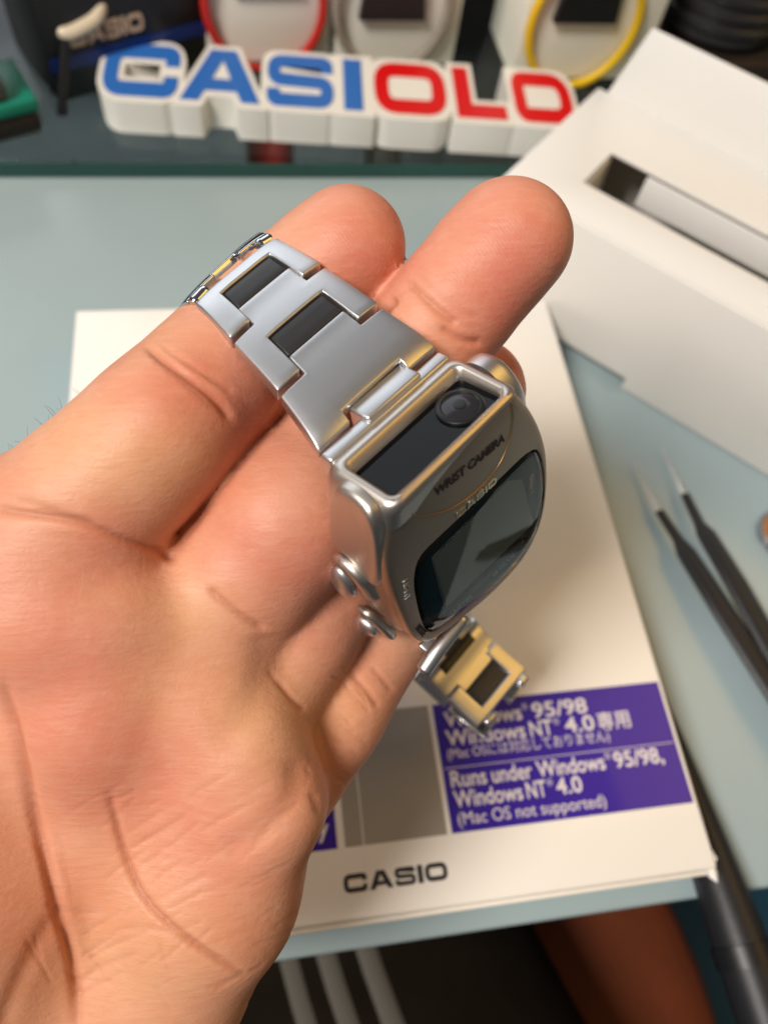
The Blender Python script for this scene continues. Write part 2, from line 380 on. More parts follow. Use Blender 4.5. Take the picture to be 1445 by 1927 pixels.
# round amber disc at the right edge
p = onz(1470, 1008, 0) / 1000
cn = empty('amber_disc', tuple(p)); tag(cn, 'round amber brown disc with a clear rim at the right edge of the table', 'disc')
o = link('disc', prism_me([(0.0085 * math.cos(a), 0.0085 * math.sin(a)) for a in np.linspace(0, 2 * math.pi, 40, endpoint=False)], 0.0004, 0.004), mat('amber', lin((168, 112, 62)), 0.35, noise=0.25, nscale=200), cn); bevel(o, .0006)
me = loft_me([[(r * math.cos(a), r * math.sin(a), z) for a in np.linspace(0, 2 * math.pi, 40, endpoint=False)] for r, z in ((.0088, .0004), (.0101, .0004), (.0101, .003), (.0088, .003), (.0088, .0004))], False, False)
link('rim', me, mat('clear_rim', (.8, .86, .88), .1, trans=.8), cn)

# ------------------------------------------------------------------ letter sign on the glass
SZ = 0.0235
a, c = onz(196, 178, 23.5) / 1000, onz(1088, 236, 23.5) / 1000
sg = empty('letter_sign', (a[0], a[1], 0.0085), math.atan2(c[1] - a[1], c[0] - a[0])); tag(sg, 'white block letter sign with blue and red letter faces on the glass plate', 'sign')
Ls = math.hypot(c[0] - a[0], c[1] - a[1])
word = 'CASIOLD'
span = [(185, 332), (338, 489), (500, 630), (648, 684), (706, 846), (862, 956), (974, 1088)]
ax_ = np.array([math.cos(sg.rotation_euler[2]), math.sin(sg.rotation_euler[2])])
for k, chh in enumerate(word):
    w, L = GL[chh]
    xa, xb = [float(((onz(q, 178 + (q - 196) * .065, 23.5) / 1000)[:2] - a[:2]) @ ax_) for q in span[k]]
    sx_, sy_ = (xb - xa) / w, 0.0375
    Lp = [np.asarray(q) * np.array([sx_, sy_]) for q in L]
    top = SZ - 0.0085 + 0.00012 * (k % 2)
    me = curve_mesh([np.asarray(q) * np.array([sx_, sy_]) for q in fat(chh, .10)], top / 2)
    for q in me.vertices: q.co.z += top / 2
    bs = link('letter_base', me, M_swhite, sg, (xa, 0, 0)); bevel(bs, 0.0004, 2)
    if chh == 'C': link('recess_floor', box_me(.1 * sx_, (w - .12) * sx_, .1 * sy_, .9 * sy_, .0005, .004), M_swhite, bs)
    link('letter_face', curve_mesh(Lp, 0.0002), M_sblue if k < 4 else M_sred, bs, (0, 0, top + 0.0003))

# ------------------------------------------------------------------ display boxes behind the sign
def display_box(px0, px1, pyb, ringcol, cxp, label, rz=0.0, side=0.03):
    p0, p1 = onz(px0, pyb, 8) / 1000, onz(px1, pyb, 8) / 1000
    wd_ = np.linalg.norm(p1[:2] - p0[:2])
    e = empty('display_box', (p0[0], p0[1], 0.0082), math.atan2(p1[1] - p0[1], p1[0] - p0[0])); tag(e, label, 'box', 'white boxes behind the sign')
    bevel(link('carton', box_me(0, wd_, 0, 0.045, 0, 0.105), mat('cream_card', lin((244, 240, 226)), .5, noise=.02), e), 0.001, 2)
    pc = onplane(cxp[0], cxp[1], p0 * 1000, np.array([-(p1 - p0)[1], (p1 - p0)[0], 0])) / 1000
    lx = (pc - p0)[:2] @ ((p1 - p0)[:2] / wd_); lz = pc[2] - 0.0082
    R = cxp[2] / 1000
    v = []; n1, n2 = 48, 10
    path = [np.array([lx + R * math.cos(q), -0.0032, lz + R * 1.12 * math.sin(q)]) for q in np.linspace(0, 2 * math.pi, n1, endpoint=False)]
    loops = []
    for i in range(n1):
        tt = path[(i + 1) % n1] - path[i - 1]; tt /= np.linalg.norm(tt); aa = np.cross(tt, (0, 1, 0)); bb = np.array((0, 1, 0))
        loops.append([path[i] + 0.0021 * (math.cos(q) * aa + math.sin(q) * bb) for q in np.linspace(0, 2 * math.pi, n2, endpoint=False)])
    loops.append(loops[0]); me = loft_me(loops, False, False); smooth(me, 80)
    link('ring', me, mat('ring_' + ringcol[0], ringcol[1], .4), e)
    pl = prism_me([(lx - .016, 0), (lx + .016, 0), (lx + .012, .03), (lx - .012, .03)], 0, .004)
    o = link('dark_plate', pl, M_black, e, (0, -0.0002, lz - cxp[3] / 1000)); o.rotation_euler = (math.pi / 2, 0, 0)
    return e
display_box(392, 618, 118, ('red', lin((196, 40, 30))), (497, 2, 27, -6), 'white display box with a red ring behind the blue letters')
display_box(630, 850, 122, ('grey', lin((150, 140, 128))), (738, 5, 27, 6), 'white display box with a grey ring between the red and yellow ones')
display_box(958, 1200, 150, ('yellow', lin((232, 190, 14))), (1095, 40, 27, -1), 'white display box with a yellow ring next to the black lens')

# black carton with lettering, upper left
p = onz(112, 196, 8) / 1000
bb_ = empty('black_carton', (p[0], p[1], 0.0082), math.radians(27)); tag(bb_, 'black carton with cream lettering and a blue stripe, upper left', 'box')
bevel(link('carton', box_me(0, 0.078, 0, 0.05, 0, 0.10), M_black, bb_), 0.001, 2)
link('blue_stripe', box_me(.0008, 0.0772, -0.0004, 0.0002, 0.0135, 0.0195), mat('blue_stripe', lin((18, 44, 110)), .4), bb_)
xx = 0.011; sc = 0.0078; M_cream = mat('cream_ink', lin((205, 178, 152)), .5)
for chh in 'CASIO':
    w, L = GL[chh]; o = link('lettering', curve_mesh([q * np.array([sc * .70, sc]) for q in L]), M_cream, bb_, (xx, -0.0005, 0.0225)); o.rotation_euler = (math.pi / 2, 0, 0); xx += (w + .12) * sc * .70
# pale bent strap in front of the black carton
o0 = onz(118, 218, 8) / 1000; o0[2] = .0082
st = empty('pale_strap', tuple(o0)); tag(st, 'pale glossy bent strap loop standing against the black carton', 'strap')
path = cr([lp(at(*q)) for q in ((96, -40, 322), (98, 0, 324), (104, 40, 326), (124, 62, 327), (154, 52, 328), (182, 32, 329), (190, 0, 328), (186, -40, 326))], 6)
me = tube_me(path, 0.0030, 12); smooth(me, 60); link('loop', me, mat('pale_gloss', lin((214, 200, 176)), .25), st)
me = tube_me([lp(at(124, 62, 327)), np.array([0, 0, .0002])], .0022, 10); smooth(me, 60); link('foot', me, M_black, st)

# dark gadget at the left edge
p = onz(88, 252, 8) / 1000
gd = empty('dark_gadget', (p[0], p[1], 0.0082), math.radians(24)); tag(gd, 'dark gadget with a teal band and a violet blue cap at the left edge', 'gadget')
bevel(link('body', box_me(-.06, 0, 0, .03, 0, .0105), M_brownblk, gd), .003, 3)
bevel(link('teal_band', box_me(-.0605, .0005, -.0005, .0305, .0107, .0165), mat('teal', lin((20, 130, 108)), .4, noise=.1), gd), .001, 2)
bevel(link('grey_block', box_me(-.06, -.010, .001, .029, .0167, .026), mat('dgrey', lin((74, 70, 66)), .5), gd), .002, 3)
bevel(link('violet_cap', box_me(-.06, -.012, .002, .028, .0262, .044), mat('violet', lin((88, 100, 190)), .35), gd), .004, 4)
# black ribbed lens barrel on its box, upper right
p = onz(1330, 175, 8) / 1000
lb = empty('lens_barrel', (p[0] + .014, p[1] + .046, 0.0082)); tag(lb, 'black ribbed lens barrel standing on a dark box, upper right', 'lens')
bevel(link('base_box', box_me(-.052, .10, -.040, .05, 0, .012), M_brownblk, lb), .002, 3)
M_rib = mat('rib_black', (.022, .022, .024), .35)
prof = [(.030, .0122), (.034, .016)]
for k in range(9): prof += [(.0335, .020 + .007 * k), (.0355, .0215 + .007 * k), (.0355, .0245 + .007 * k), (.0335, .026 + .007 * k)]
prof += [(.034, .09), (.028, .094)]
me = loft_me([[(r * math.cos(q), r * math.sin(q), z) for q in np.linspace(0, 2 * math.pi, 64, endpoint=False)] for r, z in prof]); smooth(me, 40)
link('ribbed_barrel', me, M_rib, lb)
bevel(link('side_block', box_me(.062, .16, -.05, -.0362, .0, .10), M_black, lb), .003)

# ------------------------------------------------------------------ below the table: chair seat and trouser leg
o0 = at(968, 1975, 420) / 1000
ch = empty('chair_seat', tuple(o0)); tag(ch, 'orange brown rounded chair seat below the table edge', 'chair')
me = ellipsoid_me(.115, .16, .03, 40, 16, .6)
link('cushion', me, mat('orange_leather', lin((104, 46, 16)), .7, noise=.25, nscale=40, bump=.2, bscale=400), ch)
me = ellipsoid_me(.10, .15, .012, 32, 10, .6); o = link('seat_pan', me, mat('ochre_wood', lin((150, 104, 28)), .5, noise=.2), ch, (-.11, .035, -.016))
link('post', tube_me([(0, 0, -.03), (0, 0, -(o0[2] + .70))], .03, 16), M_black, ch)
o0 = at(760, 2010, 345) / 1000
lg = empty('trouser_leg', tuple(o0)); tag(lg, 'black trouser leg with three pale stripes below the table edge', 'trousers')
pth = np.array([(.10, -.30, .01), (.06, -.16, .008), (.02, -.04, 0), (-.01, .06, -.005), (-.03, .20, -.01), (-.035, .26, -.03), (-.04, .27, -.10), (-.04, .25, -.30)])
pth = cr(pth, 6); rr = np.interp(np.linspace(0, 1, len(pth)), [0, .5, .75, 1], [.085, .075, .062, .055])
me = tube_me(pth, rr, 32, .8); smooth(me, 80); link('trouser_cloth', me, mat('black_cloth', (.009, .006, .0035), .95, spec=.1, noise=.4, nscale=60, bump=.4, bscale=900), lg)
for k in range(3):
    ang = math.radians(128 - 12 * k)
    sp = []
    for i in range(6, 34):
        tt = pth[i + 1] - pth[i - 1]; tt /= np.linalg.norm(tt); up = np.array([0.13, 0.21, 0.97]); aa = np.cross(tt, up); aa /= np.linalg.norm(aa); b2 = np.cross(aa, tt)
        if tt[2] < -.5: break
        sp.append(pth[i] + (rr[i] + .0004) * (math.cos(ang) * aa + math.sin(ang) * b2 * .8))
    me = tube_me(sp, .0045, 8, .3); smooth(me, 80); link('pale_stripe', me, mat('pale_stripe', lin((88, 84, 76)), .9), lg)

# ------------------------------------------------------------------ wrist watch
S = 0.92
RW = np.array([[0.6668, -0.1473, 0.7305], [-0.6383, -0.6189, 0.4578], [0.3847, -0.7715, -0.5067]])
u_, s_, vt_ = np.linalg.svd(RW); RW = u_ @ vt_
TW = np.array([2.86, -4.31, 128.46])
wl = c2w(TW * S) / 1000; MW = M @ RW
wt = empty('wrist_watch'); wt.matrix_world = Matrix([[*MW[i], wl[i]] for i in range(3)] + [[0, 0, 0, 1]])
tag(wt, 'silver digital wrist watch with a lens window, held over the fingers of the hand', 'watch')
K = S / 1000
def wpx(px, py, axis, val):
    r = RW.T @ ray(px, py); o = -RW.T @ TW; return o + r * ((val - o[axis]) / r[axis])
def wcam(px, py, z): return RW.T @ (ray(px, py) * z / S - TW)
def wlink(name, me, m, parent=None):
    for q in me.vertices: q.co = q.co * K
    return link(name, me, m, parent or wt)

# --- case: outlines seen from the front (x right, y to 12, mm)
plate_o = resample(cr([(13.0, 18.2), (16, 13), (18.6, 6.7), (20.4, 0), (21.1, -6), (21.3, -12), (20.9, -17.6), (19.2, -22.8), (15.8, -26.2), (11, -27), (4, -26.2), (-4, -24.2), (-9.5, -22.6), (-12.6, -20.8), (-14.8, -15.5), (-16.3, -6), (-16.9, 3), (-16.4, 9), (-14.8, 14.4), (-13.4, 17.8), (-11.5, 18.6), (0, 18.8), (11.2, 18.6)], 10, True), 160)
glass_o = cr([(15.2, 3.4), (17.6, 1.2), (19.2, -5), (19.7, -12), (18.8, -18.5), (16.6, -22.4), (12.5, -24.2), (6, -23.8), (-2, -21.9), (-8, -20.0), (-11.0, -18.0), (-12.3, -13.5), (-12.7, -6), (-12.3, 0), (-10.6, 3.4), (-7, 4.2), (2, 4.4), (11, 4.2)], 10, True)
pc = np.array([2.2, -4.5])
def polar(P, n=160):
    a = np.unwrap(np.arctan2(P[:, 1] - (-9), P[:, 0] - 3.2)); return P
glass_o = resample(glass_o, 160)
ir = int(np.argmin(np.linalg.norm(glass_o - np.array([15.2, 3.4]), axis=1))); glass_o = np.roll(glass_o, -ir, 0)
def crown(P): return 14.0 + 0.03 * P[:, 0] - 0.0022 * (P[:, 0] - 2) ** 2 - 0.0016 * (P[:, 1] + 2) ** 2 + 0.9
def sc_(P, k, c=pc): return (P - c) * k + c
def L3(P, z): return np.column_stack([P, z if np.ndim(z) else np.full(len(P), z)])
zt = crown(plate_o); lo12 = np.clip((plate_o[:, 1] - 12) / 3, 0, 1)
loops = [L3(sc_(plate_o, .97), zt - 2.6 + 1.9 * lo12), L3(sc_(plate_o, .995), zt - 2.4 + 1.75 * lo12), L3(plate_o, zt - 1.2 + .62 * lo12), L3(sc_(plate_o, .994), zt - .55), L3(sc_(plate_o, .98), zt - .15), L3(sc_(plate_o, .962), zt)]
gi = glass_o
for t_ in (.25, .5, .75):
    Q = sc_(plate_o, .962) * (1 - t_) + sc_(gi, 1.03, np.array([3.3, -10])) * t_; loops.append(L3(Q, crown(Q)))
Q = sc_(gi, 1.03, np.array([3.3, -10])); loops.append(L3(Q, crown(Q) - .05))
Q = sc_(gi, 1.01, np.array([3.3, -10])); loops.append(L3(Q, crown(Q) - .9))
me = loft_me(loops, False, False); smooth(me, 50); fp = wlink('front_plate', me, M_plate)
# dark surround, panel and crystal
Q = sc_(gi, 1.02, np.array([3.3, -10]))
me = loft_me([L3(Q, crown(Q) - 1.5), L3(Q, crown(Q) - 1.2)]); wlink('display_surround', me, M_lcdf)
zl = 13.2
lc = [wpx(*p, 2, zl)[:2] for p in ((812, 1050), (975, 880), (1000, 985), (838, 1140))]
me = prism_me([tuple(p) for p in lc], 12.6, zl + .3); lcd = wlink('lcd_panel', me, M_lcd)
gs = [wpx(*p, 2, zl)[:2] for p in ((833, 1160), (980, 1012), (983, 1017), (837, 1166))]
wlink('gold_line', prism_me([tuple(p) for p in gs], zl, zl + .35), M_goldl)
Q2 = sc_(gi, 1.0, np.array([3.3, -10]))
cg = np.array([3.3, -10]); loops = [L3(Q2, crown(Q2) - .12), L3(sc_(Q2, .985, cg), crown(sc_(Q2, .985, cg)) + .06)]
for k in (.94, .85, .75, .62, .5, .37, .25, .12, .03):
    Q3 = sc_(Q2, k, cg); loops.append(L3(Q3, crown(Q3) + .12))
me = loft_me(loops, False, True); smooth(me, 180); wlink('crystal', me, M_crys)
# body under the plate
loops = []
for z, k in ((-.2, .80), (.0, .86), (1.2, .95), (3.2, .985), (6, 1.0), (9.5, 1.005), (11.2, 1.0), (12.0, .985), (12.2, .95)):
    Qb = sc_(plate_o, k); Qb[:, 1] = np.minimum(Qb[:, 1], 15.0); loops.append(L3(Qb, np.full(160, z) + (zt - 14) * z / 14))
me = loft_me(loops); smooth(me, 50); wlink('case_body', me, M_plate)
back = loft_me([L3(np.array([(2 + r * math.cos(a), -3 + r * math.sin(a)) for a in np.linspace(0, 2 * math.pi, 48, endpoint=False)]), z) for r, z in ((13, -.1), (13, -1.1), (12.2, -1.5))]); smooth(back, 40); wlink('case_back', back, M_steel_in)

# --- lens housing with window on the 12 side
def ring(x0, x1, z0, z1, r, y, tilt=0.0):
    return [(x, y + tilt * (z - 8), z) for x, z in rrect(x0, x1, z0, z1, r, 8)]
fr = [ring(-15.3, 15.0, .3, 13.9, 2.5, 13.5), ring(-14.9, 14.6, .6, 14.2, 2.4, 16.5), ring(-14.3, 14.0, 1.2, 14.4, 2.2, 18.1), ring(-13.7, 13.4, 2.1, 14.1, 1.8, 18.8, -.05),
      ring(-13.0, 12.7, 3.3, 13.6, 1.5, 19.05, -.05), ring(-12.5, 12.2, 3.9, 13.0, 1.2, 18.75, -.05), ring(-12.2, 11.9, 4.4, 12.6, 1.0, 17.2), ring(-12.1, 11.8, 4.6, 12.4, .9, 16.7)]
me = loft_me(fr, True, False); smooth(me, 50); wlink('lens_housing', me, M_plate2)
me = loft_me([ring(-12.3, 12.0, 4.3, 12.7, 1.0, 16.65), ring(-12.3, 12.0, 4.3, 12.7, 1.0, 17.05)]); wlink('window_panel', me, M_gloss)
def ycyl(cx, cz, prof, n=40):
    me = loft_me([[(cx + r * math.cos(a), y, cz + r * math.sin(a)) for a in np.linspace(0, 2 * math.pi, n, endpoint=False)] for r, y in prof]); smooth(me, 40); return me
ln = wlink('lens_ring', ycyl(6.9, 8.6, [(3.7, 16.9), (3.7, 17.5), (3.4, 17.7), (3.0, 17.7), (2.8, 17.45)]), M_lensm)
wlink('lens', ycyl(6.9, 8.6, [(2.75, 17.2), (2.75, 17.5), (2.1, 17.68), (1.2, 17.8), (.3, 17.85)]), M_lensg, ln)
wlink('lens_flat', ycyl(6.9, 8.6, [(1.0, 17.7), (1.0, 17.92), (.8, 17.95)]), M_lensm, ln)

# --- raised curved line and lettering on the plate
pts = [wpx(*p, 2, 14.6) for p in ((752, 950), (770, 965), (798, 975), (847, 958), (892, 924), (934, 875), (956, 827), (964, 790), (964, 758))]
path = cr(pts, 6); path[:, 2] = crown(path[:, :2]) + .02
me = tube_me(path, .13, 8); smooth(me, 60); wlink('raised_line', me, M_goldl)
def wtext(s, p, size, ang, m, bold=0.0, width=None, dz=.06, ext=.03, parent=None, z=None):
    me = text_me(s, 1.0, ext / size, bold); co = np.array([q.co[:] for q in me.vertices]); mn, mx = co.min(0), co.max(0)
    sxx = size if width is None else width / (mx[0] - mn[0])
    ca, sa = math.cos(ang), math.sin(ang)
    for q in me.vertices:
        x = (q.co.x - (mn[0] + mx[0]) / 2) * sxx; y = (q.co.y - .36) * size
        X, Y = p[0] + x * ca - y * sa, p[1] + x * sa + y * ca
        zz = (float(crown(np.array([[X, Y]]))[0]) + dz if z is None else z) + q.co.z * size
        q.co = (X, Y, zz)
    return wlink('lettering', me, m, parent)
wtext('WRIST CAMERA', (1.6, 13.4), 2.3, -.10, M_eng, .03, 15.5)
xw = -2.9
for chh in 'CASIO':
    w_, L_ = GL[chh]; me = curve_mesh([np.asarray(q) * np.array([1.5, 1.5]) for q in L_], .03)
    for q in me.vertices:
        X_, Y_ = q.co.x + xw, q.co.y + 4.95 - .03 * (q.co.x + xw); q.co = (X_, Y_, float(crown(np.array([[X_, Y_]]))[0]) + .05 + q.co.z)
    wlink('lettering', me, M_chrome); xw += (w_ + .12) * 1.5
wtext('LIGHT', (-14.5, -.8), 1.7, -1.66, M_steel, .01, 5.0, .05, .03)
wtext('MODE', (-13.3, -14.8), 1.7, -1.3, M_eng, .03, 4.6)
wtext('SHUTTER', (-3.6, -20.0), 1.5, -.16, M_wink, .02, 6.8, z=13.6)
wtext('IR BEAM', (9.0, -22.0), 1.5, -.05, M_wink, .02, 6.0, z=13.6)
wtext('DIRECT', (17.6, -7.5), 1.3, -1.62, M_wink, .02, 5.0, z=13.6)

# --- side pods, buttons and guards
def pod(pts, x0, x1, m=M_steel, name='side_pod', shrink=.82):
    Q = resample(cr(pts, 8, True), 64); c = Q.mean(0); sgn = 1 if x1 > x0 else -1
    lp_ = []
    for k, tx in ((1.0, 0), (1.0, .55), (.97, .8), (.92, .93), (shrink, 1.0)):
        R_ = (Q - c) * k + c; lp_.append([(x0 + (x1 - x0) * tx - sgn * .018 * (y - 2) ** 2 * .22, y, z) for y, z in R_])
    me = loft_me(lp_); smooth(me, 50); return wlink(name, me, m)
def side(pl, x): return [tuple(wpx(a_, b_, 0, x)[1:]) for a_, b_ in pl]
Q = resample(cr([wpx(*p_) for p_ in ((616, 945, 0, -16.4), (628, 922, 0, -16.1), (648, 928, 0, -16.1), (672, 946, 0, -16.2), (694, 974, 0, -16.6), (706, 1010, 0, -16.9), (712, 1055, 0, -17.2), (714, 1095, 0, -17.4),
              (706, 1108, 0, -17.4), (688, 1094, 0, -17.4), (662, 1062, 0, -17.4), (640, 1040, 0, -17.2), (622, 1026, 0, -17.1), (616, 985, 0, -16.9))], 8, True), 72)
qc = Q.mean(0); lp_ = []
for k_, dx in ((1.0, 2.0), (1.0, 1.0), (.985, .55), (.95, .2), (.90, .0), (.83, -.12), (.6, -.25)):
    R_ = (Q - qc) * np.array([1, k_, k_]) + qc; R_[:, 0] = Q[:, 0] * min(1, k_ + .12) + qc[0] * (1 - min(1, k_ + .12)) + dx; lp_.append(R_)
me = loft_me(lp_); smooth(me, 60); wlink('side_pod', me, M_plate2)
pod([(17, 3), (17.5, 8), (12, 11.5), (3, 11), (0, 7), (3, 3), (10, 2)], 16, 19.8)
def button(c_, ry, rz, rx=1.7):
    me = ellipsoid_me(rx, ry, rz, 24, 12)
    for q in me.vertices: q.co = (q.co.x + c_[0], q.co.y + c_[1], q.co.z + c_[2])
    wlink('button', me, M_steel)
button(wpx(647, 1094, 0, -17.7), 4.0, 2.5, 1.6); button(wpx(689, 1176, 0, -16.2), 2.3, 2.7, 1.4); button((20.4, 8.0, 7.0), 3.4, 2.6)
def guard(pl, r0, r1):
    P = cr([wpx(a_, b_, 0, x_) for a_, b_, x_ in pl], 6); n = len(P); tt = np.linspace(0, 1, n)
    me = tube_me(P, (r0 + (r1 - r0) * tt) * np.minimum(1, np.sqrt(np.clip(np.minimum(tt, 1 - tt) * 8, .05, 1))), 14); smooth(me, 70); wlink('button_guard', me, M_plate2)
guard([(630, 1048, -17.4), (650, 1058, -17.6), (676, 1082, -17.5), (696, 1104, -16.6), (710, 1122, -15.9)], .9, 1.7)
guard([(672, 1142, -15.8), (692, 1154, -16.0), (716, 1176, -15.2), (742, 1200, -13.9)], .7, 1.1)
# lower body below the guards
pod(side([(640, 1060), (690, 1090), (722, 1120), (745, 1180), (752, 1205), (730, 1208), (705, 1196), (676, 1140), (650, 1110)], -15.6), -11.0, -15.7, M_plate2)

# --- bracelet
class Strap:
    def __init__(s, Ls, Rs, ref, crownk=.55):
        s.L, s.R, s.ref, s.ck = np.array(Ls), np.array(Rs), np.asarray(ref, float), crownk
    def edge(s, P, q):
        n = len(P); i = int(min(max(math.floor(q), 0), n - 2)); t_ = q - i
        a, b_, c_, d = P[max(i - 1, 0)], P[i], P[i + 1], P[min(i + 2, n - 1)]
        return 0.5 * ((2 * b_) + (-a + c_) * t_ + (2 * a - 5 * b_ + 4 * c_ - d) * t_ ** 2 + (-a + 3 * b_ - 3 * c_ + d) * t_ ** 3)
    def P(s, q, t_, h=0.0):
        l, r = s.edge(s.L, q), s.edge(s.R, q); p = l * (1 - t_) / 2 + r * (1 + t_) / 2
        dl = (s.edge(s.L, q + .02) + s.edge(s.R, q + .02) - s.edge(s.L, q - .02) - s.edge(s.R, q - .02)) / 2
        n = np.cross(r - l, dl); n /= np.linalg.norm(n)
        if n @ s.ref < 0: n = -n
        return p + n * (h - s.ck * t_ ** 4)
    def block(s, sb, tb, keep, top=0.0, bot=-2.2, fn=None):
        """sb/tb grid lines, keep(i,j) tells which cells are solid"""
        idx = {}; v = []; f = []
        def vid(i, j, k):
            if (i, j, k) not in idx:
                idx[(i, j, k)] = len(v); h = top if k else bot
                if fn and k: h += fn(sb[i], tb[j])
                v.append(s.P(sb[i], tb[j], h))
            return idx[(i, j, k)]
        cells = {(i, j) for i in range(len(sb) - 1) for j in range(len(tb) - 1) if keep((sb[i] + sb[i + 1]) / 2, (tb[j] + tb[j + 1]) / 2)}
        for i, j in cells:
            f.append((vid(i, j, 1), vid(i + 1, j, 1), vid(i + 1, j + 1, 1), vid(i, j + 1, 1)))
            f.append((vid(i, j, 0), vid(i, j + 1, 0), vid(i + 1, j + 1, 0), vid(i + 1, j, 0)))
            for di, dj, A, B in ((-1, 0, (i, j), (i, j + 1)), (1, 0, (i + 1, j), (i + 1, j + 1)), (0, -1, (i, j), (i + 1, j)), (0, 1, (i, j + 1), (i + 1, j + 1))):
                if (i + di, j + dj) not in cells: f.append((vid(*A, 0), vid(*B, 0), vid(*B, 1), vid(*A, 1)))
        return pydata('link', v, f)
def grid(*br, n=4):
    out = []
    for a, b_ in zip(br[:-1], br[1:]): out += list(np.linspace(a, b_, n, endpoint=False))
    return out + [br[-1]]
TT, NT = .58, .50
def strap_link(st, s0, s1, notch, tongue, tw_=TT, nw=TT, m=M_steel, end_drop=0.0, insert=None, top=0.0):
    """link spanning s0..s1; notch: depth cut at s0 between +-nw; tongue: length added past s1 between +-tw_"""
    g_ = .034
    sb = grid(s0 + g_, s0 + notch, s1 - .06, s1 + tongue, n=5) if tongue else grid(s0 + g_, s0 + notch, s1 - g_, n=5)
    sb = sorted(set([round(q, 5) for q in sb] + [round(s1 - g_, 5)]))
    tb = sorted(set([round(q, 5) for q in grid(-1, -max(nw, tw_), -min(nw, tw_) if nw != tw_ else 0, 0, min(nw, tw_) if nw != tw_ else max(nw, tw_), max(nw, tw_), 1, n=3)]))
    def keep(s, t_):
        if s < s0 + notch and abs(t_) < nw: return False
        if s > s1 - g_ and abs(t_) > tw_ - .015: return False
        return True
    fn = lambda s, t_: -end_drop * max(0.0, 1 - (s - s0) / .45) ** 2 + .5 * (1 - min(1.15, (s - s0) / (s1 - s0))) - .1
    o = wlink('bracelet_link', st.block(sb, tb, keep, top, -2.3, fn), m); bevel(o, .00055, 4, 38)
    if insert:
        i0, i1 = insert
        d = wlink('dark_insert', st.block(grid(i0, i1, n=3), grid(-nw + .035, 0, nw - .035, n=3), lambda a, c: True, top - .35, -2.0), M_insert, o); bevel(d, .0003, 3, 38)
    return o
def knuckle(st, s0, s1, t0, t1, h=-.9, r=1.15):
    a, b_ = st.P((s0 + s1) / 2, t0, h), st.P((s0 + s1) / 2, t1, h)
    n = 8; P = [a + (b_ - a) * k / n for k in range(n + 1)]
    me = tube_me(P, np.r_[r * .75, np.full(n - 1, r), r * .75], 16); smooth(me, 40); wlink('knuckle', me, M_steel_in)

st12 = Strap([wpx(602, 846, 1, 20.6), wpx(525, 737, 1, 24), wpx(436, 637, 1, 27.2), wpx(358, 562, 1, 29), wcam(318, 588, 119), wcam(330, 635, 134)],
             [wpx(824, 646, 1, 20.6), wpx(716, 571, 1, 24), wpx(608, 494, 1, 27.2), wpx(510, 436, 1, 29), wcam(478, 432, 127), wcam(495, 468, 142)], (0, 1, .1))
strap_link(st12, 0.0, 1.0, .27, .29, tw_=TT, nw=NT, end_drop=1.1)
strap_link(st12, 1.0, 2.0, .68, .30, insert=(1.305, 1.672))
strap_link(st12, 2.0, 2.93, .66, 0, insert=(2.315, 2.652))
knuckle(st12, 3.0, 3.14, -.97, -.62); knuckle(st12, 3.0, 3.14, .66, .98)
strap_link(st12, 3.16, 4.1, .25, 0, nw=.3, m=M_steel_in, top=-.5)
strap_link(st12, 4.12, 4.95, .25, 0, nw=.3, m=M_steel_in, top=-.5)
# end pieces at the case, 12 side
bevel(wlink('end_piece', box_me(-4.6, 7.2, 14, 20.3, -3.0, 1.3), M_steel), .0005)
bevel(wlink('end_bar', box_me(-13.2, 13.2, 13, 19.4, -.6, 1.9), M_steel), .0005)
# 6 side: end bar, hidden links, then the two links that show below the watch
o = wlink('end_bar', tube_me(cr([wcam(797, 1262, 128), wcam(822, 1225, 128), wcam(872, 1160, 130)], 5), 1.5, 16), M_steel)
for q in o.data.polygons: q.use_smooth = True
st6 = Strap([wcam(806, 1232, 129), wcam(800, 1236, 146), wcam(797, 1248, 163), wcam(803, 1270, 179), wcam(843, 1313, 179), wcam(905, 1371, 178), wcam(925, 1400, 180)],
            [wcam(893, 1130, 134), wcam(888, 1130, 152), wcam(884, 1140, 170), wcam(893, 1164, 188), wcam(931, 1205, 188), wcam(996, 1261, 187), wcam(1016, 1288, 189)], RW.T @ np.array([.3, -.4, -.85]), .3)
strap_link(st6, 0.05, 1.0, .3, .2, top=-.4); strap_link(st6, 1.0, 2.0, .6, .25); strap_link(st6, 2.0, 3.0, .66, .25)
strap_link(st6, 3.0, 4.0, .36, .22, nw=.3)
d = wlink('dark_insert', st6.block(grid(3.10, 3.56, n=3), grid(-.62, 0, .62, n=3), lambda a, c: True, .50, -1.0), M_insert); bevel(d, .0003, 3, 38)
strap_link(st6, 4.0, 4.95, .68, 0, insert=(4.24, 4.665))
knuckle(st6, 4.98, 5.16, -.80, -.48, -.9, 1.2); knuckle(st6, 4.98, 5.16, .55, .86, -.9, 1.2)
# strap folded back underneath, running behind the fingers
stb = Strap([wcam(912, 1392, 193), wcam(842, 1334, 196), wcam(778, 1275, 192), wcam(700, 1200, 184), wcam(620, 1100, 176), wcam(520, 960, 168), wcam(430, 800, 160), wcam(350, 660, 146)],
            [wcam(990, 1290, 200), wcam(925, 1225, 203), wcam(870, 1160, 200), wcam(800, 1090, 192), wcam(720, 985, 184), wcam(630, 830, 174), wcam(560, 660, 164), wcam(500, 520, 150)], RW.T @ np.array([.3, -.4, -.85]), .3)
for k in range(7): strap_link(stb, k + .02, k + .98, .3, 0, nw=.3, m=M_steel_in)

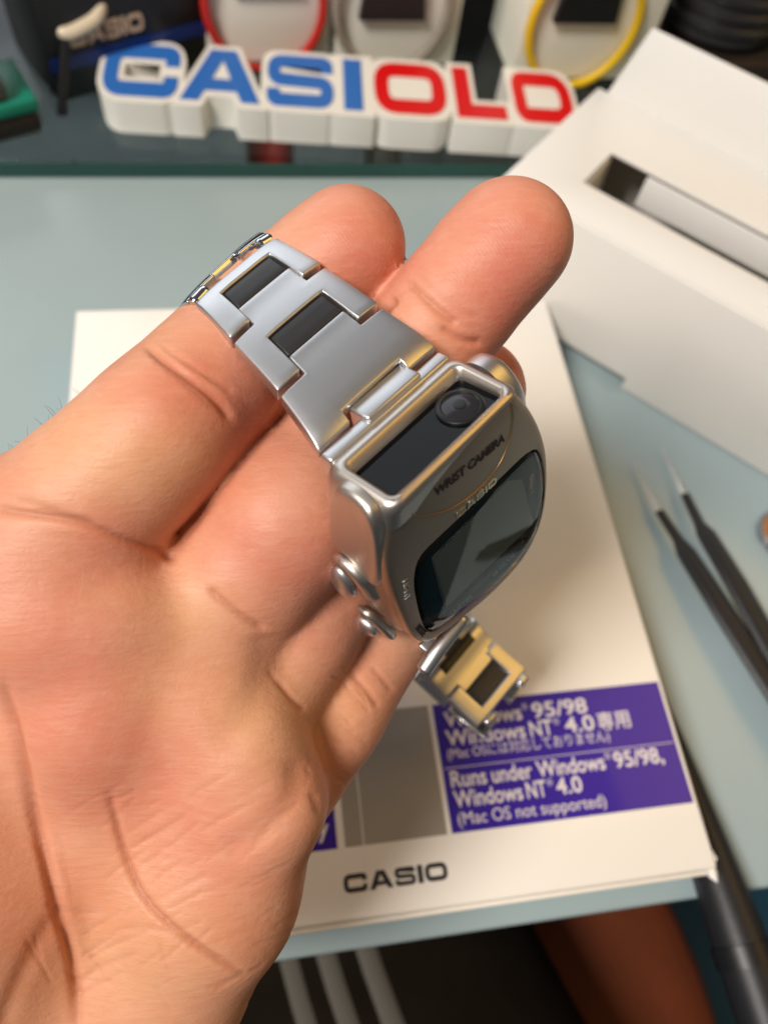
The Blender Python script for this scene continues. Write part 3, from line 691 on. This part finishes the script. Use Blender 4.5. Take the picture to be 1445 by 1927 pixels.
# ------------------------------------------------------------------ the hand (one continuous mesh)
def nd(px, py, z, r): return np.array([*(ray(px, py) * z), r])
FING = {
 'index':  [nd(60, 1040, 116, 13.0), nd(245, 870, 113, 11.4), nd(400, 716, 118, 10.7), nd(515, 598, 127, 10.7), nd(653, 463, 126, 9.4)],
 'middle': [nd(385, 1190, 125, 12.2), nd(525, 1000, 122, 12.2), nd(680, 800, 128, 10.8), nd(813, 626, 124, 9.95), nd(951, 456, 121, 9.6)],
 'ring':   [nd(448, 1345, 126, 11.5), nd(510, 1250, 130, 11.3), nd(568, 1150, 132, 11.0), nd(690, 1000, 140, 10.3), nd(790, 860, 143, 9.8), nd(890, 735, 141, 9.6)],
 'little': [nd(500, 1500, 132, 10.2), nd(572, 1410, 136, 9.6), nd(640, 1308, 138, 9.3), nd(728, 1175, 143, 8.9), nd(790, 1080, 150, 8.0)],
}
PALM = [[nd(222, 1165, 116, 10.6), nd(190, 1330, 119, 11.2), nd(150, 1560, 129, 12)],
        [nd(60, 1040, 119, 13.2), nd(0, 1480, 130, 15.5), nd(60, 1990, 142, 17)],
        [nd(372, 1225, 124, 12.2), nd(235, 1560, 130, 13.5), nd(150, 1990, 141, 15.5)],
        [nd(432, 1385, 122, 10.0), nd(330, 1620, 130, 12.5), nd(215, 1990, 141, 14)],
        [nd(485, 1500, 122, 10.4), nd(400, 1680, 126, 12.2), nd(290, 1850, 130, 13.6), nd(190, 2010, 136, 15)],
        [nd(-190, 1380, 122, 20), nd(-80, 1690, 122, 19), nd(60, 1960, 132, 17)]]
PADS = [nd(120, 1150, 113, 9.5), nd(60, 1150, 114, 10), nd(405, 1300, 120, 7.5), nd(462, 1400, 119, 6.5), nd(505, 1520, 120, 6.0),
        nd(545, 965, 118, 9.6), nd(310, 800, 110.5, 8.4), nd(985, 450, 118.5, 6.0), nd(660, 470, 123, 6.4), nd(630, 1345, 135.5, 7.0), nd(575, 1180, 129, 7.6)]
VX = 0.75
allp = np.array([q for L in list(FING.values()) + PALM for q in L])
lo = np.array([-92, -56, 98.0]); hi = np.array([40, 98, 165.0])
nx, ny, nz = [int((hi[i] - lo[i]) / VX) + 1 for i in range(3)]
gx = lo[0] + VX * np.arange(nx, dtype=np.float32); gy = lo[1] + VX * np.arange(ny, dtype=np.float32); gz = lo[2] + VX * np.arange(nz, dtype=np.float32)
def cone_sdf(X, Y, Z, a, b_):
    d = (b_ - a)[:3]; L2 = float(d @ d)
    t_ = np.clip(((X - a[0]) * d[0] + (Y - a[1]) * d[1] + (Z - a[2]) * d[2]) / L2, 0, 1)
    return np.sqrt((X - a[0] - t_ * d[0]) ** 2 + (Y - a[1] - t_ * d[1]) ** 2 + (Z - a[2] - t_ * d[2]) ** 2) - (a[3] + (b_[3] - a[3]) * t_)
def smin(a, b_, k):
    h = np.clip(0.5 + 0.5 * (b_ - a) / k, 0, 1); return b_ + (a - b_) * h - k * h * (1 - h)
def field(X, Y, Z):
    palm = None
    for L in PALM:
        for a, b_ in zip(L[:-1], L[1:]):
            q = cone_sdf(X, Y, Z, a, b_); palm = q if palm is None else smin(palm, q, 7.0)
    for p in PADS[:5]:
        q = np.sqrt((X - p[0]) ** 2 + (Y - p[1]) ** 2 + (Z - p[2]) ** 2) - p[3]; palm = smin(palm, q, 6.0)
    out = None
    out = cone_sdf(X, Y, Z, nd(335, 1075, 126, 5.5), nd(560, 740, 134, 5.0))
    padmap = {'middle': [5, 7], 'index': [6, 8], 'little': [9], 'ring': [10]}
    for nm, L in FING.items():
        fg = None
        C = cr(np.array(L), 3)
        for a, b_ in zip(C[:-1], C[1:]):
            q = cone_sdf(X, Y, Z, a, b_); fg = q if fg is None else smin(fg, q, 1.5)
        for pi_ in padmap[nm]:
            p = PADS[pi_]; q = np.sqrt((X - p[0]) ** 2 + (Y - p[1]) ** 2 + (Z - p[2]) ** 2) - p[3]; fg = smin(fg, q, 5.0)
        fg = smin(fg, palm, {'index': 6.0, 'middle': 5.0, 'ring': 2.2, 'little': 2.2}[nm])
        out = fg if out is None else smin(out, fg, 1.0)
    return out
X, Y, Z = gx[:, None, None], gy[None, :, None], gz[None, None, :]
Fd = field(X, Y, Z).astype(np.float32)
# surface nets
ins = Fd < 0
c8 = sum(ins[i:nx - 1 + i, j:ny - 1 + j, k:nz - 1 + k].astype(np.int8) for i in (0, 1) for j in (0, 1) for k in (0, 1))
act = (c8 > 0) & (c8 < 8)
ids = -np.ones(act.shape, np.int32); cell = np.argwhere(act); ids[act] = np.arange(len(cell))
acc = np.zeros((len(cell), 3)); cnt = np.zeros(len(cell))
cor = [(i, j, k) for i in (0, 1) for j in (0, 1) for k in (0, 1)]
for a in cor:
    for ax in range(3):
        if a[ax]: continue
        b_ = list(a); b_[ax] = 1
        fa = Fd[cell[:, 0] + a[0], cell[:, 1] + a[1], cell[:, 2] + a[2]]; fb = Fd[cell[:, 0] + b_[0], cell[:, 1] + b_[1], cell[:, 2] + b_[2]]
        m_ = (fa < 0) != (fb < 0); t_ = np.where(m_, fa / np.where(m_, fa - fb, 1), 0)
        p = np.tile(np.array(a, float), (len(cell), 1)); p[:, ax] += t_
        acc[m_] += p[m_]; cnt[m_] += 1
V = lo + VX * (cell + acc / cnt[:, None])
faces = []
for ax in range(3):
    o1, o2 = [(1, 2), (2, 0), (0, 1)][ax]
    sl0 = [slice(None)] * 3; sl1 = [slice(None)] * 3; sl0[ax] = slice(0, -1); sl1[ax] = slice(1, None)
    cr_ = ins[tuple(sl0)] != ins[tuple(sl1)]
    E_ = np.argwhere(cr_); E_ = E_[(E_[:, o1] > 0) & (E_[:, o2] > 0)]
    E_ = E_[(E_[:, o1] < act.shape[o1]) & (E_[:, o2] < act.shape[o2])]
    inside0 = ins[E_[:, 0], E_[:, 1], E_[:, 2]]
    def cid(d1, d2):
        q = E_.copy(); q[:, o1] -= d1; q[:, o2] -= d2; return ids[q[:, 0], q[:, 1], q[:, 2]]
    qd = np.stack([cid(1, 1), cid(0, 1), cid(0, 0), cid(1, 0)], 1)
    qd[~inside0] = qd[~inside0][:, ::-1]
    faces.append(qd[(qd >= 0).all(1)])
faces = np.vstack(faces)
# relax the net a little, then pull it back on the field
nb = [None]
e_ = np.vstack([faces[:, [0, 1]], faces[:, [1, 2]], faces[:, [2, 3]], faces[:, [3, 0]]]); e_ = np.vstack([e_, e_[:, ::-1]])
deg = np.bincount(e_[:, 0], minlength=len(V)).astype(float)
def lap(A): return np.stack([np.bincount(e_[:, 0], A[e_[:, 1], k], len(V)) for k in range(A.shape[1])], 1) / deg[:, None]
for _ in range(3): V = V * .4 + lap(V) * .6
# one subdivision happens in Blender; first the creases are pressed in
me = bpy.data.meshes.new('hand'); me.from_pydata(V.tolist(), [], faces.tolist()); me.update()
bm = bmesh.new(); bm.from_mesh(me)
bmesh.ops.subdivide_edges(bm, edges=bm.edges, cuts=1, use_grid_fill=True, smooth=0.0); bm.to_mesh(me); bm.free()
V = np.zeros(len(me.vertices) * 3); me.vertices.foreach_get('co', V); V = V.reshape(-1, 3)
ed = np.zeros(len(me.edges) * 2, np.int64); me.edges.foreach_get('vertices', ed); ed = ed.reshape(-1, 2)
e_ = np.vstack([ed, ed[:, ::-1]]); deg = np.bincount(e_[:, 0], minlength=len(V)).astype(float)
for _ in range(3): V = V * .5 + lap(V) * .5
me.vertices.foreach_set('co', V.ravel()); me.update()
N = np.zeros(len(V) * 3); me.vertex_normals.foreach_get('vector', N); N = N.reshape(-1, 3)
PX = np.stack([V[:, 0] / V[:, 2] * F + CX, V[:, 1] / V[:, 2] * F + CY], 1); front = N[:, 2] < 0.15
mmpx = V[:, 2] / F
def seg_d(P0_, pl):
    best0 = np.full(len(P0_), 1e9); par0 = np.zeros(len(P0_)); pl = cr(pl, 5); n = len(pl)
    sel = np.where((P0_ > pl.min(0) - 90).all(1) & (P0_ < pl.max(0) + 90).all(1))[0]; P = P0_[sel]
    best = np.full(len(P), 1e9); par = np.zeros(len(P))
    for i in range(n - 1):
        a, b_ = pl[i], pl[i + 1]; d = b_ - a
        t_ = np.clip(((P - a) @ d) / (d @ d), 0, 1); q = np.linalg.norm(P - a - t_[:, None] * d, axis=1)
        m_ = q < best; best[m_] = q[m_]; par[m_] = (i + t_[m_]) / (n - 1)
    best0[sel] = best; par0[sel] = par
    return best0, par0
CREASE = [  # pixel path, depth mm, half width mm, redness (for the finger cleft: painted shade)
 ([(-20, 955), (60, 968), (150, 985), (230, 1015), (300, 1038), (330, 1055)], .8, .6, .7),
 ([(20, 935), (110, 965), (180, 985)], .3, .6, .3),
 ([(275, 652), (330, 690), (400, 745), (435, 790)], 1.0, .6, .8), ([(300, 648), (380, 700), (440, 738)], .45, .5, .35),
 ([(290, 672), (350, 720), (410, 775)], .2, .5, .2),
 ([(392, 1108), (425, 1136), (462, 1164), (500, 1186)], .7, .55, .8),
 ([(528, 1285), (550, 1315), (574, 1338)], .4, .5, .5), ([(510, 1262), (530, 1290)], .2, .5, .2),
 ([(660, 1265), (690, 1300), (713, 1330)], .4, .6, .5), ([(700, 1255), (720, 1278), (738, 1300)], .3, .5, .3),
 ([(8, 1290), (38, 1420), (72, 1560), (105, 1690), (140, 1820), (146, 1940)], 1.1, .9, .9),
 ([(212, 1515), (230, 1590), (262, 1675), (310, 1732), (380, 1786), (455, 1828)], .85, .6, .9),
 ([(225, 1748), (300, 1750), (385, 1790)], .2, .45, .25), ([(145, 1850), (200, 1815), (260, 1795)], .2, .5, .2),
 ([(0, 1935), (50, 1820), (105, 1720)], .5, 1.3, .3), ([(110, 1715), (190, 1718)], .2, .4, .2),
 ([(145, 1845), (215, 1850)], .15, .4, .2), ([(215, 1520), (205, 1490)], .3, .8, .2),
 ([(500, 1190), (500, 1250), (470, 1340), (400, 1420)], .7, 2.8, .0),
 ([(560, 1420), (555, 1500), (500, 1560), (420, 1610)], .8, 2.2, .0),
 ([(768, 532), (815, 575), (860, 612)], .7, .6, .6), ([(830, 615), (870, 640), (905, 645)], .6, .6, .6), ([(790, 520), (850, 570), (900, 600)], .15, .5, .2),
 ([(590, 1490), (600, 1530)], .3, .7, .3),
 ([(316, 1062), (350, 1018), (395, 958), (440, 890), (490, 820), (545, 745)], .0, .9, .9), ([(745, 560), (720, 585), (690, 620)], 1.2, .8, 1.0),  # index-middle cleft: dark red colour paints in the shade between the fingers
]
rl = random.Random(3)
for k in range(95):      # fine lines over the heel of the palm and the finger bases
    if k < 60: x_, y_, an, ln_ = rl.uniform(170, 560), rl.uniform(1480, 1890), rl.uniform(-.75, -.35), rl.uniform(30, 110)
    elif k < 80: x_, y_, an, ln_ = rl.uniform(570, 690), rl.uniform(1230, 1480), rl.uniform(.5, 1.1), rl.uniform(15, 45)
    else: x_, y_, an, ln_ = rl.uniform(60, 330), rl.uniform(1560, 1900), rl.uniform(.9, 1.4), rl.uniform(40, 110)
    dx_, dy_ = math.cos(an) * ln_ / 2, math.sin(an) * ln_ / 2; bn = rl.uniform(-.08, .08)
    CREASE.append(([(x_ - dx_, y_ - dy_), (x_ - dy_ * bn, y_ + dx_ * bn), (x_ + dx_, y_ + dy_)], rl.uniform(.05, .16), .3, rl.uniform(.05, .22)))
red = np.zeros(len(V)); disp = np.zeros(len(V))
for pl, dep, hw, rd in CREASE:
    d, t_ = seg_d(PX, np.array(pl, float)); d = d * mmpx
    g_ = np.exp(-(d / hw) ** 2) * np.clip(np.minimum(t_, 1 - t_) * 6 + .25, 0, 1) * front
    disp -= .8 * dep * g_
    red += rd * np.exp(-(d / (hw * .8)) ** 2) * np.clip(np.minimum(t_, 1 - t_) * 6 + .25, 0, 1) * front
V = V + N * disp[:, None]
hl = np.array([ray(200, 1990) * 140]).ravel()
me.vertices.foreach_set('co', ((V - hl) / 1000).ravel()); me.update()
for p in me.polygons: p.use_smooth = True
def blob(px, py, r): return np.exp(-((PX[:, 0] - px) ** 2 + (PX[:, 1] - py) ** 2) / r ** 2)
pink = .9 * blob(690, 470, 110) + .9 * blob(985, 480, 130) + .6 * blob(920, 600, 80) + .7 * blob(400, 770, 130) + .5 * blob(330, 720, 70) + .6 * blob(120, 1250, 170) + .5 * blob(600, 1060, 110) + .5 * blob(440, 1000, 100) + .6 * blob(260, 1480, 170) + .45 * blob(420, 1620, 120) + .5 * blob(960, 690, 60) + .4 * blob(640, 1440, 70) + .4 * blob(220, 1000, 90)
yel = .7 * blob(330, 860, 120) + .5 * blob(150, 850, 90) + .6 * blob(360, 1150, 70) + .5 * blob(480, 1350, 110) + .5 * blob(240, 1760, 200) + .5 * blob(640, 1330, 60) + .4 * blob(300, 1290, 90) + .5 * blob(300, 630, 80)
tip = np.clip(blob(660, 450, 120) + blob(970, 460, 140), 0, 1)
ca = me.attributes.new('skin', 'FLOAT_COLOR', 'POINT')
buf = np.ones((len(V), 4), np.float32); buf[:, 0] = np.clip(red, 0, 1); buf[:, 1] = np.clip(pink, 0, 1); buf[:, 2] = np.clip(yel, 0, 1); buf[:, 3] = tip
ca.data.foreach_set('color', buf.ravel())

ms = bpy.data.materials.new('skin'); ms.use_nodes = True; nt = ms.node_tree; B = nt.nodes['Principled BSDF']; NN = nt.nodes.new; LK = nt.links.new
at_ = NN('ShaderNodeAttribute'); at_.attribute_name = 'skin'; sep = NN('ShaderNodeSeparateColor'); LK(at_.outputs['Color'], sep.inputs[0])
tc = NN('ShaderNodeTexCoord')
def noise(scale, detail=4, vec=None, dist=0):
    n = NN('ShaderNodeTexNoise'); n.inputs['Scale'].default_value = scale; n.inputs['Detail'].default_value = detail; n.inputs['Distortion'].default_value = dist
    LK(vec or tc.outputs['Object'], n.inputs['Vector']); return n
def mixc(fac, a, b_, k=None):
    mx = NN('ShaderNodeMix'); mx.data_type = 'RGBA'
    if hasattr(fac, 'links'):
        if k is not None:
            mm = NN('ShaderNodeMath'); mm.operation = 'MULTIPLY'; mm.inputs[1].default_value = k; LK(fac, mm.inputs[0]); fac = mm.outputs[0]
        LK(fac, mx.inputs[0])
    else: mx.inputs[0].default_value = fac
    for q, i in ((a, 6), (b_, 7)):
        if hasattr(q, 'links'): LK(q, mx.inputs[i])
        else: mx.inputs[i].default_value = (*q, 1)
    return mx.outputs[2]
n1 = noise(55, 3); n2 = noise(240, 5)
r1 = NN('ShaderNodeMapRange'); r1.inputs[1].default_value = .35; r1.inputs[2].default_value = .7; LK(n1.outputs[0], r1.inputs[0])
c = mixc(r1.outputs[0], (.66, .335, .205), (.63, .265, .155))
c = mixc(sep.outputs[1], c, (.62, .175, .125), .85)
c = mixc(sep.outputs[2], c, (.67, .36, .165), .7)
r2 = NN('ShaderNodeMapRange'); r2.inputs[1].default_value = .45; r2.inputs[2].default_value = .75; LK(n2.outputs[0], r2.inputs[0])
c = mixc(r2.outputs[0], c, (.70, .38, .26), .3)
n4 = noise(28, 2); r4 = NN('ShaderNodeMapRange'); r4.inputs[1].default_value = .42; r4.inputs[2].default_value = .62; LK(n4.outputs[0], r4.inputs[0])
c = mixc(r4.outputs[0], c, (.58, .18, .11), .28)
c = mixc(sep.outputs[0], c, (.40, .12, .06), .65); SKINC = c  # crease redness, plus the shade painted into the finger cleft
B.inputs['Subsurface Weight'].default_value = .17; B.inputs['Subsurface Radius'].default_value = (1, .36, .18); B.inputs['Subsurface Scale'].default_value = .0022
B.inputs['Roughness'].default_value = .50; B.inputs['Specular IOR Level'].default_value = .34
# fine skin lines: noise stretched two ways, ridges on the finger pads
def stretched(ang, sx, sy, scale):
    mp = NN('ShaderNodeMapping'); mp.inputs['Rotation'].default_value = (0, 0, math.radians(ang)); mp.inputs['Scale'].default_value = (sx, sy, 1)
    LK(tc.outputs['Object'], mp.inputs['Vector']); return noise(scale, 3, mp.outputs[0])
s1 = stretched(42, .25, 1.6, 900); s2 = stretched(-48, .35, 1.5, 700); s3 = noise(1800, 3)
wv = NN('ShaderNodeTexWave'); wv.wave_type = 'BANDS'; wv.inputs['Scale'].default_value = 620; wv.inputs['Distortion'].default_value = 7; wv.inputs['Detail'].default_value = 1; wv.inputs['Detail Scale'].default_value = .12
mp = NN('ShaderNodeMapping'); mp.inputs['Rotation'].default_value = (0, 0, math.radians(35)); LK(tc.outputs['Object'], mp.inputs['Vector']); LK(mp.outputs[0], wv.inputs['Vector'])
def madd(a, b_, k):
    m_ = NN('ShaderNodeMath'); m_.operation = 'MULTIPLY_ADD'; m_.inputs[1].default_value = k; LK(b_, m_.inputs[0])
    if a is None: m_.inputs[2].default_value = 0
    else: LK(a, m_.inputs[2])
    return m_.outputs[0]
tm = NN('ShaderNodeMath'); tm.operation = 'MULTIPLY'; LK(wv.outputs[1], tm.inputs[0]); LK(at_.outputs['Alpha'], tm.inputs[1])
hgt = madd(madd(madd(madd(None, s1.outputs[0], 1.1), s2.outputs[0], .9), s3.outputs[0], .7), tm.outputs[0], .18)
vo = NN('ShaderNodeTexVoronoi'); vo.feature = 'DISTANCE_TO_EDGE'; vo.inputs['Scale'].default_value = 620
mpv = NN('ShaderNodeMapping'); mpv.inputs['Rotation'].default_value = (0, 0, math.radians(40)); mpv.inputs['Scale'].default_value = (.55, 1.5, 1)
nd_ = noise(350, 2); vm = NN('ShaderNodeVectorMath'); vm.operation = 'SCALE'; vm.inputs['Scale'].default_value = .004; LK(nd_.outputs[1], vm.inputs[0])
va = NN('ShaderNodeVectorMath'); va.operation = 'ADD'; LK(tc.outputs['Object'], va.inputs[0]); LK(vm.outputs[0], va.inputs[1]); LK(va.outputs[0], mpv.inputs['Vector']); LK(mpv.outputs[0], vo.inputs['Vector'])
vr = NN('ShaderNodeMapRange'); vr.inputs[1].default_value = 0; vr.inputs[2].default_value = .10; LK(vo.outputs[0], vr.inputs[0])
mid = noise(160, 3); hgt = madd(madd(hgt, vr.outputs[0], .16), mid.outputs[0], 1.2)
rs = NN('ShaderNodeMapRange'); rs.inputs[1].default_value = .5; rs.inputs[2].default_value = .72; LK(s2.outputs[0], rs.inputs[0])
c = mixc(rs.outputs[0], SKINC, (.76, .46, .33), .12)
rs2 = NN('ShaderNodeMapRange'); rs2.inputs[1].default_value = .5; rs2.inputs[2].default_value = .75; LK(s1.outputs[0], rs2.inputs[0])
c = mixc(rs2.outputs[0], c, (.50, .19, .10), .2); LK(c, B.inputs['Base Color'])
bp = NN('ShaderNodeBump'); bp.inputs['Strength'].default_value = .30; bp.inputs['Distance'].default_value = .00022; LK(hgt, bp.inputs['Height']); LK(bp.outputs[0], B.inputs['Normal'])
hand = link('hand', me, ms)
hw_ = c2w(hl) / 1000
hand.matrix_world = Matrix([[*M[i], hw_[i]] for i in range(3)] + [[0, 0, 0, 1]])
tag(hand, 'bare left hand, palm to the viewer, with the watch laid over its fingers', 'hand')
# fine dark hairs along the edge of the index finger
random.seed(9); hv = []; hf = []
for k in range(17):
    px = random.uniform(20, 175); py = 890 - .88 * px + random.uniform(-4, 10); z = random.uniform(117, 121)
    L_ = random.uniform(10, 34); a0 = random.uniform(-2.4, -1.3); cv = random.uniform(-.9, .9)
    P = []
    for i in range(6):
        t_ = i / 5; an = a0 + cv * t_; px += math.cos(an) * L_ / 5; py += math.sin(an) * L_ / 5
        P.append((ray(px, py) * (z - 1.5 * t_) - hl) / 1000)
    tm_ = tube_me(P, np.linspace(.000032, .000012, 6), 4); b0 = len(hv)
    hv += [tuple(q.co) for q in tm_.vertices]; hf += [tuple(b0 + i for i in p.vertices) for p in tm_.polygons]; bpy.data.meshes.remove(tm_)
hm = bpy.data.meshes.new('hair'); hm.from_pydata(hv, [], hf)
o = link('finger_hair', hm, mat('hair', (.03, .022, .018), .5), hand); o['kind'] = 'stuff'
